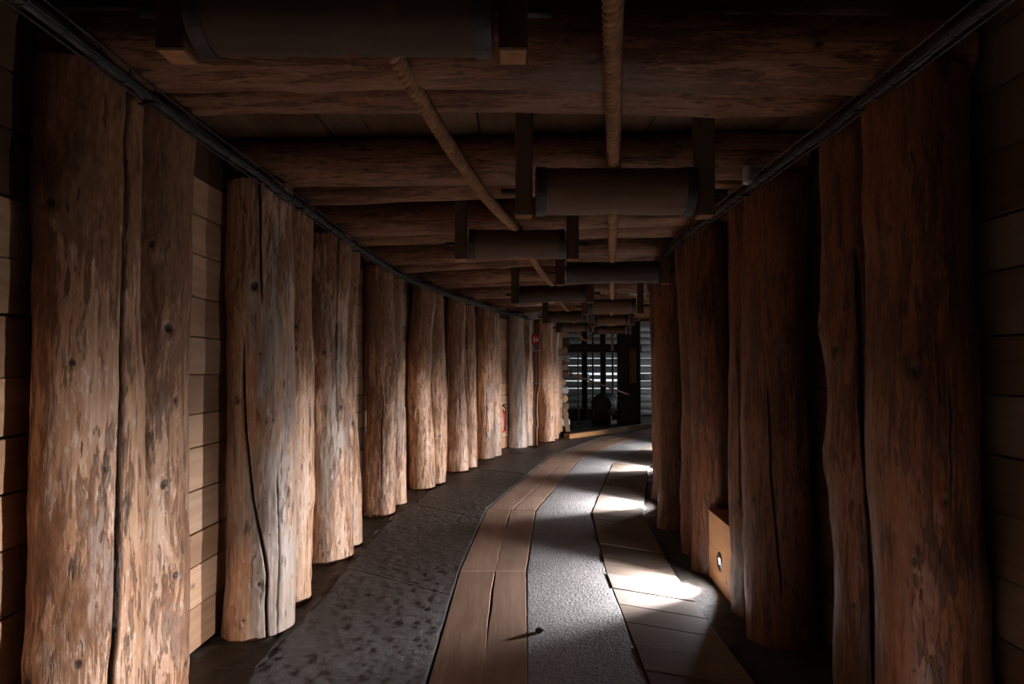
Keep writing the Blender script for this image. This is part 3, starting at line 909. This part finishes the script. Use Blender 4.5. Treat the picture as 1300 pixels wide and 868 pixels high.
# ------------------------------------------------------------------ recessed path lamps in plywood boxes
LAMPS = [((1.30, 1.70), (-1.0, .0), .50), ((1.338, 4.45), (-1.0, .045), .56), ((1.50, 7.05), (-.972, .235), .46), ((2.14, 9.62), (-.94, .34), .48), ((3.14, 12.06), (-.88, .475), .5)]
LLAB = ['plywood lamp box beside the viewer, before the first right pair of posts', 'plywood lamp box with a round steel spotlight low between two right posts', 'plywood lamp box hidden behind the fourth right pair of posts',
        'plywood lamp box hidden round the bend behind the sixth right pair of posts', 'plywood lamp box hidden round the bend behind the eighth right pair of posts']
for i, ((x, y), n, w) in enumerate(LAMPS):
    nv = Vector((n[0], n[1], 0)).normalized()
    rz = math.atan2(nv.y, nv.x) + math.pi / 2            # local -Y faces the path
    t = empty('lamp_box', (x, y, 0), rz, LLAB[i], 'lamp', 'path lamps')
    lx = 0.0; lz = .165; R0 = .062
    # front panel with a round hole
    Vv = []; Ff = []
    hw, z0, z1, th = w / 2, -.02, .43, .018
    nc = 40
    ring = [(lx + (R0 - .004) * math.cos(2 * math.pi * k / nc), lz + (R0 - .004) * math.sin(2 * math.pi * k / nc)) for k in range(nc)]
    outer = []
    for k in range(nc):
        a = 2 * math.pi * k / nc; dx, dz = math.cos(a), math.sin(a)
        s = min((hw - lx * (1 if dx > 0 else -1)) / max(abs(dx), 1e-6), ((z1 - lz) if dz > 0 else (lz - z0)) / max(abs(dz), 1e-6))
        outer.append((lx + dx * s, lz + dz * s))
    # snap the nearest outer vertices to the corners
    for cx, cz in ((hw, z1), (-hw, z1), (hw, z0), (-hw, z0)):
        k = min(range(nc), key=lambda q: (outer[q][0] - cx) ** 2 + (outer[q][1] - cz) ** 2)
        outer[k] = (cx, cz)
    for loop, yy in ((ring, 0), (outer, 0), (outer, th), (ring, th)):
        Vv += [(px, yy, pz) for px, pz in loop]
    for k in range(nc):
        k2 = (k + 1) % nc
        for q in range(4):
            p0, p1 = q * nc, ((q + 1) % 4) * nc
            Ff.append((p0 + k2, p0 + k, p1 + k, p1 + k2))
    link('front_panel', make_mesh('front_panel', Vv, Ff, False), M['ply'], t)
    V, F = chamfer_box(w + .02, .25, .016, .002)
    link('top_panel', make_mesh('top_panel', V, F, False), M['ply'], t, (0, .12, .438))
    for s in (-1, 1):
        V, F = chamfer_box(.016, .20, .44, .002)
        link('side_panel', make_mesh('side_panel', V, F, False), M['ply'], t, (s * (hw - .01), .12, .208))
    V, F = lathe([(.027, .004), (.034, -.006), (.055, -.006), (R0, 0.0), (R0, .003), (.027, .022)], 40, False)
    F = [f for f in F]
    rg = link('lamp_ring', make_mesh('lamp_ring', V, F, True), M['steel'], t, (lx, 0, lz)); rg.rotation_euler = (-math.pi / 2, 0, 0)
    rg['label'] = 'round brushed steel lamp ring'
    V, F = lathe([(.002, -.003), (.018, -.002), (.027, .004), (.028, .02)], 32)
    le = link('lens', make_mesh('lens', V, F, True), M['lens'], t, (lx, 0, lz)); le.rotation_euler = (-math.pi / 2, 0, 0)
    le['label'] = 'glowing white lens'
    ld = bpy.data.lights.new('path_lamp', 'SPOT')
    ld.energy = LAMP_W * (FIRST_LAMP if i == 0 else 1.0); ld.color = LAMP_COL; ld.spot_size = math.radians(92); ld.spot_blend = .60; ld.shadow_soft_size = .025
    lo = bpy.data.objects.new('path_lamp', ld); COL.objects.link(lo)
    p = Vector((x, y, lz)) + nv * .035
    lo.location = p
    lo.rotation_euler = (nv + Vector((0, 0, -.29))).to_track_quat('-Z', 'Y').to_euler()
    la = bpy.data.lights.new('path_lamp_spill', 'AREA'); la.shape = 'DISK'; la.size = .06; la.spread = math.radians(140)
    la.energy = SPILL_W * (FIRST_LAMP if i == 0 else 1.0); la.color = LAMP_COL
    ls = bpy.data.objects.new('path_lamp_spill', la); COL.objects.link(ls)
    ls.location = Vector((x, y, lz)) + nv * .012
    ls.rotation_euler = (nv + Vector((0, 0, -.25))).to_track_quat('-Z', 'Y').to_euler()

# ------------------------------------------------------------------ cable trays
def offset_line(pairs, side, d, first):
    pts = [Vector(first)]
    flat = [Vector(p[:2]) for pr in pairs for p in pr]
    m = [mid(p) for p in pairs]
    for i, q in enumerate(m):
        t = (m[min(i + 1, len(m) - 1)] - m[max(i - 1, 0)]).normalized(); n = Vector((-t.y, t.x)) * side
        pts.append(q + n * d)
    return pts
def resample(pts, n):
    a = along([tuple(p) for p in pts], np.linspace(0, 1, n))
    for _ in range(3):
        b = a.copy(); b[1:-1] = (a[:-2] + 2 * a[1:-1] + a[2:]) / 4; a = b
    return a

def cable_tray(pairs, side, first, last_i, z, label, cablabels, grp):
    ln = resample(offset_line(pairs[:last_i], side, -.185, first), 80)
    t = empty('cable_tray', (ln[0][0], ln[0][1], z), 0, label, 'cable tray')
    L0 = np.array([ln[0][0], ln[0][1], z])
    tan = np.gradient(ln, axis=0); tan /= np.linalg.norm(tan, axis=1)[:, None]
    nrm = np.stack([-tan[:, 1], tan[:, 0]], 1) * side
    def P(du, dz): return [(p[0] + n[0] * du, p[1] + n[1] * du, z + dz) for p, n in zip(ln, nrm)]
    for du, dz in ((-.022, 0), (.022, 0), (-.022, .045)):
        V, F = tube(P(du, dz), .0038, 6)
        link('rail', make_mesh('rail', [Vector(v) - Vector(L0) for v in V], F), M['tray'], t)
    V = []; F = []
    for k in range(1, 79, 1):
        for (d0, z0), (d1, z1) in (((-.024, 0), (.024, 0)), ((-.022, 0), (-.022, .045))):
            pp = [Vector((ln[k][0] + nrm[k][0] * d, ln[k][1] + nrm[k][1] * d, z + zz)) - Vector(L0) for d, zz in ((d0, z0), (d1, z1))]
            v, f = tube(pp, .0026, 5); F += [tuple(q + len(V) for q in ff) for ff in f]; V += v
    ru = link('rungs', make_mesh('rung_wires', V, F), M['tray'], t); ru['kind'] = 'stuff'
    # small wall brackets, one at each pair of posts
    for i in range(last_i):
        q = pairs[i][0]
        k = int(np.argmin(np.hypot(ln[:, 0] - q[0], ln[:, 1] - q[1])))
        a = Vector((ln[k][0] - nrm[k][0] * .03, ln[k][1] - nrm[k][1] * .03, z - .009)); b = Vector((q[0], q[1], z - .009))
        b = a + (b - a).normalized() * ((b - a).length - q[2] * .93)
        dirv = b - a
        V, F = chamfer_box(dirv.length, .028, .006, .001)
        o = link('bracket', make_mesh('bracket', V, F, False), M['tray'], t, (a + b) / 2 - Vector(L0)); o.rotation_euler = (0, 0, math.atan2(dirv.y, dirv.x))
    for (du, dz, r, mt), cl in zip(((-.012, .0125, .0085, 'cable'), (.008, .0115, .0075, 'cable_grey'), (-.004, .027, .006, 'cable')), cablabels):
        pts = [(p[0] + n[0] * (du + .003 * math.sin(k * .9 + du * 300)), p[1] + n[1] * (du + .003 * math.sin(k * .9 + du * 300)), z + dz + .0022 * math.sin(k * 1.3 + dz * 400) + .002) for k, (p, n) in enumerate(zip(ln, nrm))]
        V, F = tube(pts, r, 8)
        tag(link('cable', make_mesh('cable', V, F), M[mt]), cl, 'cable', grp)
    return ln
lnL = cable_tray(LEFT, 1, (-1.235, 0.6), 8, 2.315, 'wire cable tray running along the tops of the left posts',
           ['thick black cable in the left tray', 'dark grey cable in the left tray', 'thin black cable on top of the others in the left tray'], 'cables in the left tray')
lnR = cable_tray(RIGHT, -1, (1.235, 0.6), 6, 2.335, 'wire cable tray running along the tops of the right posts',
           ['thick black cable in the right tray', 'dark grey cable in the right tray', 'thin black cable on top of the others in the right tray'], 'cables in the right tray')
# junction box on the right tray
V, F = chamfer_box(.07, .05, .09, .006)
kq = int(np.argmin(np.abs(lnR[:, 1] - 3.5)))
jb = tag(empty('junction_box', (lnR[kq][0] - .012, lnR[kq][1], 2.405), 0, 'small pale grey junction box clipped to the right cable tray', 'box'))
link('body', make_mesh('body', V, F, False), M['box'], jb)
V, F = chamfer_box(.060, .010, .080, .003)
link('lid', make_mesh('lid', V, F, False), M['box'], jb, (0, -.029, 0))
V, F = lathe([(.012, 0), (.012, .03)], 12)
g_ = link('cable_gland', make_mesh('cable_gland', V, F), M['black'], jb, (.034, 0, .01)); g_.rotation_euler = (0, math.pi / 2, 0)

# ------------------------------------------------------------------ things by the far left posts
lb = empty('loudspeaker', (.37, 12.40, 2.39), -.45, 'small grey loudspeaker box high on the far left posts', 'loudspeaker')
V, F = chamfer_box(.30, .16, .15, .012)
link('cabinet', make_mesh('cabinet', V, F, False), M['darkbox'], lb)
V, F = chamfer_box(.27, .012, .12, .004)
link('grille', make_mesh('grille', V, F, False), M['box'], lb, (0, -.084, 0))
V, F = chamfer_box(.03, .12, .05, .004)
link('bracket', make_mesh('bracket', V, F, False), M['darkbox'], lb, (0, .10, .02))

fs = empty('fire_sign', (.435, 12.52, 1.955), -.35, 'small red square fire equipment sign in front of the brown pipe', 'sign')
V, F = chamfer_box(.165, .006, .165, .002)
link('plate', make_mesh('plate', V, F, False), M['red'], fs)
# white marks of the sign: an extinguisher symbol, a flame and an arrow bar
def flat(name, pts, parent, loc, mat):
    n = len(pts); V = [(x, -.0005, z) for x, z in pts] + [(x, .0005, z) for x, z in pts]
    F = [tuple(range(n)), tuple(range(2 * n - 1, n - 1, -1))] + [(k, n + k, n + (k + 1) % n, (k + 1) % n) for k in range(n)]
    return link(name, make_mesh(name, V, F, False), mat, parent, loc)
flat('symbol', [(-.045, -.055), (-.008, -.055), (-.008, .02), (-.018, .035), (-.018, .05), (-.035, .05), (-.035, .035), (-.045, .02)], fs, (0, -.0036, 0), M['white'])
flat('symbol', [(.025, -.05), (.05, -.02), (.048, .01), (.038, .0), (.036, .045), (.018, .012), (.012, -.02)], fs, (0, -.0036, 0), M['white'])

pi_ = empty('pipe', (.42, 12.58, 0), 0, 'brown pipe running down the wall between the last two left pairs', 'pipe')
ppts = [(.07, .0, 2.36), (.07, 0, 1.7), (.075, 0, 1.1), (.04, -.01, .95), (.03, -.01, .6), (.045, -.01, .42), (.03, -.02, .3), (.03, -.02, -.01)]
for off, r in ((0, .022), (-.055, .018)):
    V, F = tube([(x + off * (1 if z > 1.2 else .9), y + .02, z) for x, y, z in ppts], r, 10)
    link('tube', make_mesh('tube', V, F), M['copper'], pi_)
for z in (1.15, .35, 1.75):
    V, F = chamfer_box(.13, .012, .03, .002)
    link('clamp', make_mesh('clamp', V, F, False), M['darkbox'], pi_, (.02, -.012, z))

fe = empty('fire_extinguisher', (-.185, 11.62, .34), -.4, 'red fire extinguisher peeping out behind the seventh left pair of posts', 'extinguisher')
V, F = lathe([(.06, 0), (.072, .01), (.075, .03), (.075, .30), (.068, .34), (.045, .375), (.025, .39), (.022, .41)], 28)
link('cylinder', make_mesh('cylinder', V, F), M['red'], fe)
V, F = lathe([(.024, .41), (.026, .415), (.026, .445), (.015, .45)], 16)
link('valve', make_mesh('valve', V, F), M['black'], fe)
V, F = chamfer_box(.11, .022, .014, .003)
h_ = link('handle', make_mesh('handle', V, F, False), M['black'], fe, (.035, 0, .455)); h_.rotation_euler = (0, -.25, 0)
V, F = tube([(.02, -.01, .44), (.06, -.02, .45), (.095, -.02, .40), (.10, -.02, .28), (.092, -.02, .10), (.09, -.02, .03)], .011, 8)
link('hose', make_mesh('hose', V, F), M['black'], fe)
V, F = chamfer_box(.09, .004, .12, .001)
link('paper_label', make_mesh('paper_label', V, F, False), M['white'], fe, (0, -.0755, .17))
V, F = chamfer_box(.10, .03, .03, .003)
link('wall_hook', make_mesh('wall_hook', V, F, False), M['black'], fe, (0, .085, .33))

# ------------------------------------------------------------------ far chamber
CB = [Vector((1.05, 14.45)), Vector((.6, 14.9)), Vector((.6, 20.95))]
tag(sheet('wall_left_chamber', CB, 1, -.15, CEIL + .1, 0, .08, M['backing']), kind='structure')
CR = [Vector((4.45, 13.3)), Vector((7.0, 14.0)), Vector((7.0, 18.9))]
tag(sheet('wall_right_chamber', CR, -1, -.15, CEIL + .1, 0, .08, M['backing']), kind='structure')
# unseen opening added in the right wall for the fill light: sill and head only
for z0, z1, nm in ((-.15, .35, 'trim_1'), (2.1, CEIL + .1, 'trim_2')):
    V = []; 
    for zz in (z0, z1):
        V += [(7.0, 18.85, zz), (7.08, 18.85, zz), (7.08, 20.95, zz), (7.0, 20.95, zz)]
    F = [(0, 3, 2, 1), (4, 5, 6, 7), (0, 1, 5, 4), (1, 2, 6, 5), (2, 3, 7, 6), (3, 0, 4, 7)]
    tag(link(nm, make_mesh(nm, V, F, False), M['backing']), kind='structure')
# end wall: horizontal round logs with one open gap
wall_end = tag(link('wall_end', make_mesh('wall_end', [(0.5, 20.9, -.15), (7.1, 20.9, -.15), (7.1, 20.9, .02), (.5, 20.9, .02), (.5, 21.0, -.15), (7.1, 21.0, -.15), (7.1, 21.0, .02), (.5, 21.0, .02)],
                    [(0, 1, 2, 3), (7, 6, 5, 4), (0, 4, 5, 1), (3, 2, 6, 7), (0, 3, 7, 4), (1, 5, 6, 2)], False), M['darkwood']), kind='structure')
def simple_log(L, r, n, m, seed):
    R = random.Random(seed)
    prof = [(r * (1 + R.uniform(-.06, .06)), L * k / (m - 1)) for k in range(m)]
    V, F = lathe(prof, n)
    return make_mesh('log', V, F, True)
lm = [simple_log(6.6, .105, 14, 9, s) for s in (1, 2, 3)]
RZ = random.Random(77)
z = .10
k = 0
while z < 2.68:
    yy = 20.85 + RZ.uniform(-.015, .015)
    if k == 5:                                   # the open gap in the fifth course
        for L_, x_, r_ in ((1.85, .5, .105), (1.2, 2.2, .062), (3.8, 3.3, .105)):
            o = link('log', simple_log(L_, r_, 14, 5, 9 + L_), M['greylog'], wall_end, (x_, yy, z)); o.rotation_euler = (0, math.pi / 2, 0)
    else:
        o = link('log', lm[k % 3], M['greylog'], wall_end, (.5, yy, z)); o.rotation_euler = (0, math.pi / 2, 0)
    z += .20 + {2: .012, 3: .028, 4: .03, 5: .035, 6: .03, 7: .02, 9: .012}.get(k, 0.0); k += 1

def timber(name, loc, size, label, cat, mat='darkwood', rz=0, group=None, tilt=(0, 0)):
    V, F = chamfer_box(*size, .012)
    V = [(x, y, z + size[2] / 2) for x, y, z in V]
    o = link(name, make_mesh(name, V, F, False), M[mat], None, loc)
    o.rotation_euler = (tilt[0], tilt[1], rz)
    return tag(o, label, cat, group)
timber('square_post', (2.99, 17.5, -.02), (.54, .40, 2.69), 'massive black square timber post in the far chamber', 'post')
timber('square_post', (2.05, 19.3, -.02), (.15, .15, 2.69), 'slim black post before the far log wall, left one of two', 'post')
timber('square_post', (2.56, 19.2, -.02), (.15, .15, 2.69), 'slim black post before the far log wall, middle of the lit gaps', 'post')
timber('pole', (2.25, 19.0, -.02), (.05, .05, 2.4), 'thin upright pole in front of the far log wall, left of the barrel top', 'pole')
timber('pole', (2.80, 19.0, -.02), (.05, .05, 2.69), 'thin upright pole in front of the brightest far wall gap', 'pole')
timber('pole', (1.78, 18.4, -.02), (.035, .035, 1.9), 'thin pale pole standing in the dark left of the far chamber', 'pole', 'hanger')
timber('cross_beam', (2.0, 18.2, 1.86), (2.9, .16, .22), 'black horizontal timber across the far chamber', 'beam', rz=0)
timber('hanging_board', (3.04, 17.24, 1.06), (.155, .05, .86), 'paler board fixed on the massive black post', 'board', 'curb')
timber('plinth', (2.2, 19.6, -.02), (2.4, .2, .30), 'low dark timber sill below the far log wall', 'beam', 'darkwood')

# log crib: crossing log ends stacked beside the last left post
crib = empty('log_crib', (1.11, 14.72, 0), 0, 'stack of crossed log ends beside the last left post at the chamber mouth', 'log crib')
z = .10; k = 0
while z < 2.36:
    r = .095
    if k % 2 == 0:
        V, F = lathe([(r * .96, 0), (r, .03), (r, .40), (r * .97, .44)], 16)
        o = link('log', make_mesh('log', V, F, True), M['end'], crib, (-.03 + RZ.uniform(-.03, .03), -.22, z)); o.rotation_euler = (-math.pi / 2, 0, RZ.uniform(-.1, .1))
    else:
        V, F = chamfer_box(.25 + RZ.uniform(-.03, .04), .17, .16, .03)
        o = link('log', make_mesh('log', V, F, False), M['greylog'] if k % 4 == 1 else M['drum'], crib, (-.01, 0, z)); o.rotation_euler = (0, 0, RZ.uniform(-.1, .1))
    z += .172; k += 1
timber('leaning_board', (1.19, 14.42, -.01), (.10, .03, .62), 'pale board leaning against the foot of the log crib', 'board', 'drum', tilt=(0, -.14))

# curb timber in front of the chamber
ca = Vector((1.10, 13.80, 0))
mids = [ca, Vector((1.80, 14.65, 0)), Vector((2.60, 15.75, 0)), Vector((3.80, 17.0, 0))]
V, F = [], []
for i, p in enumerate(mids):
    t = (mids[min(i + 1, 3)] - mids[max(i - 1, 0)]).normalized(); n = Vector((-t.y, t.x, 0)) * .07
    for q, zz in ((p - n, -.02), (p - n, .095), (p - n * .8, .105), (p + n, .105), (p + n, -.02)):
        V.append((q.x - ca.x, q.y - ca.y, zz))
for i in range(3):
    for k in range(5):
        F.append((i * 5 + k, i * 5 + 5 + k, i * 5 + 5 + (k + 1) % 5, i * 5 + (k + 1) % 5))
F.append((0, 1, 2, 3, 4)[::-1]); F.append((15, 16, 17, 18, 19))
F = [f[::-1] for f in F]
tag(link('curb_timber', make_mesh('curb_timber', V, F, False), M['curb'], None, ca), 'orange-brown squared timber curb along the floor at the chamber mouth', 'curb')

# barrel on a cradle
ba = empty('barrel', (2.45, 17.95, .50), -.5, 'dark wooden barrel lying on its side in the far chamber', 'barrel')
rb = [(.25, -.38), (.275, -.2), (.285, 0), (.275, .2), (.25, .38)]
ns = 20
for s in range(ns):
    V = []; F = []
    for r, zz in rb:
        for rr2 in (r - .02, r):
            for da in (0.02, .98):
                a = 2 * math.pi * (s + da) / ns
                V.append((rr2 * math.cos(a), rr2 * math.sin(a), zz))
    for i in range(4):
        b = i * 4; c = b + 4
        F += [(b + 2, b + 3, c + 3, c + 2), (b + 1, b, c, c + 1), (b, b + 2, c + 2, c), (b + 3, b + 1, c + 1, c + 3)]
    F += [(0, 1, 3, 2), (16, 18, 19, 17)]
    o = link('stave', make_mesh('stave', V, F, False), M['darkwood'], ba); o.rotation_euler = (math.pi / 2, 0, 0)
for q in (-.30, -.12, .12, .30):
    r = float(np.interp(q, [z for _, z in rb], [r for r, _ in rb])) + .003
    V, F = lathe([(r, q - .02), (r + .004, q - .02), (r + .004, q + .02), (r, q + .02)], 32, False)
    o = link('hoop', make_mesh('hoop', V, F, True), M['iron'], ba); o.rotation_euler = (math.pi / 2, 0, 0)
for q in (-.34, .34):
    V, F = lathe([(.236, q - .012), (.236, q + .012)], 28)
    o = link('head', make_mesh('head', V, F, False), M['darkwood'], ba); o.rotation_euler = (math.pi / 2, 0, 0)
cr_ = empty('barrel_cradle', (2.45, 17.95, -.015), -.5, 'low dark timber cradle under the barrel', 'stand')
for yy in (-.25, .25):
    V, F = chamfer_box(.5, .10, .24, .01)
    link('cross_bar', make_mesh('cross_bar', V, F, False), M['darkwood'], cr_, (0, yy, .12))
for xx in (-.2, .2):
    V, F = chamfer_box(.08, .7, .10, .01)
    link('runner', make_mesh('runner', V, F, False), M['darkwood'], cr_, (xx, 0, .05))

# slanting bar with a handle from the crib
a, b = Vector((1.27, 14.76, 1.31)), Vector((3.02, 17.29, .74))
V, F = tube([a, lerp(a, b, .5), b], .022, 8)
sb = tag(link('slanting_bar', make_mesh('slanting_bar', [Vector(v) - a for v in V], F), M['rope'], None, a), 'pale pole slanting down from the log crib towards the massive black post', 'pole')
V, F = chamfer_box(.05, .05, .16, .008)
link('grip', make_mesh('grip', V, F, False), M['drum'], sb, (0, 0, .01))

# salt lumps by the crib
for q, (x, y, s_) in enumerate(((1.40, 16.5, .06), (1.47, 16.75, .045), (1.20, 14.15, .032), (1.34, 14.75, .035))):
    stone('salt_lump', (x, y, 0.0), s_, 20 + q, M['salt'], ['larger white salt lump on the dark floor past the crib', 'smaller white salt lump beside the larger one past the crib',
          'small white salt lump at the near foot of the crib', 'small white salt lump behind the curb end'][q], 'stone', 'white salt lumps')

# added fill light for the end wall, set in the unseen side opening
ad = bpy.data.lights.new('added_chamber_fill', 'AREA'); ad.shape = 'RECTANGLE'; ad.size = 1.9; ad.size_y = 1.7; ad.energy = CHAMBER_FILL_W; ad.color = (.88, .94, 1.0)
ao = bpy.data.objects.new('added_chamber_fill', ad); COL.objects.link(ao)
ao.location = (6.97, 19.9, 1.22); ao.rotation_euler = Vector((-1, 0, 0)).to_track_quat('-Z', 'Z').to_euler()
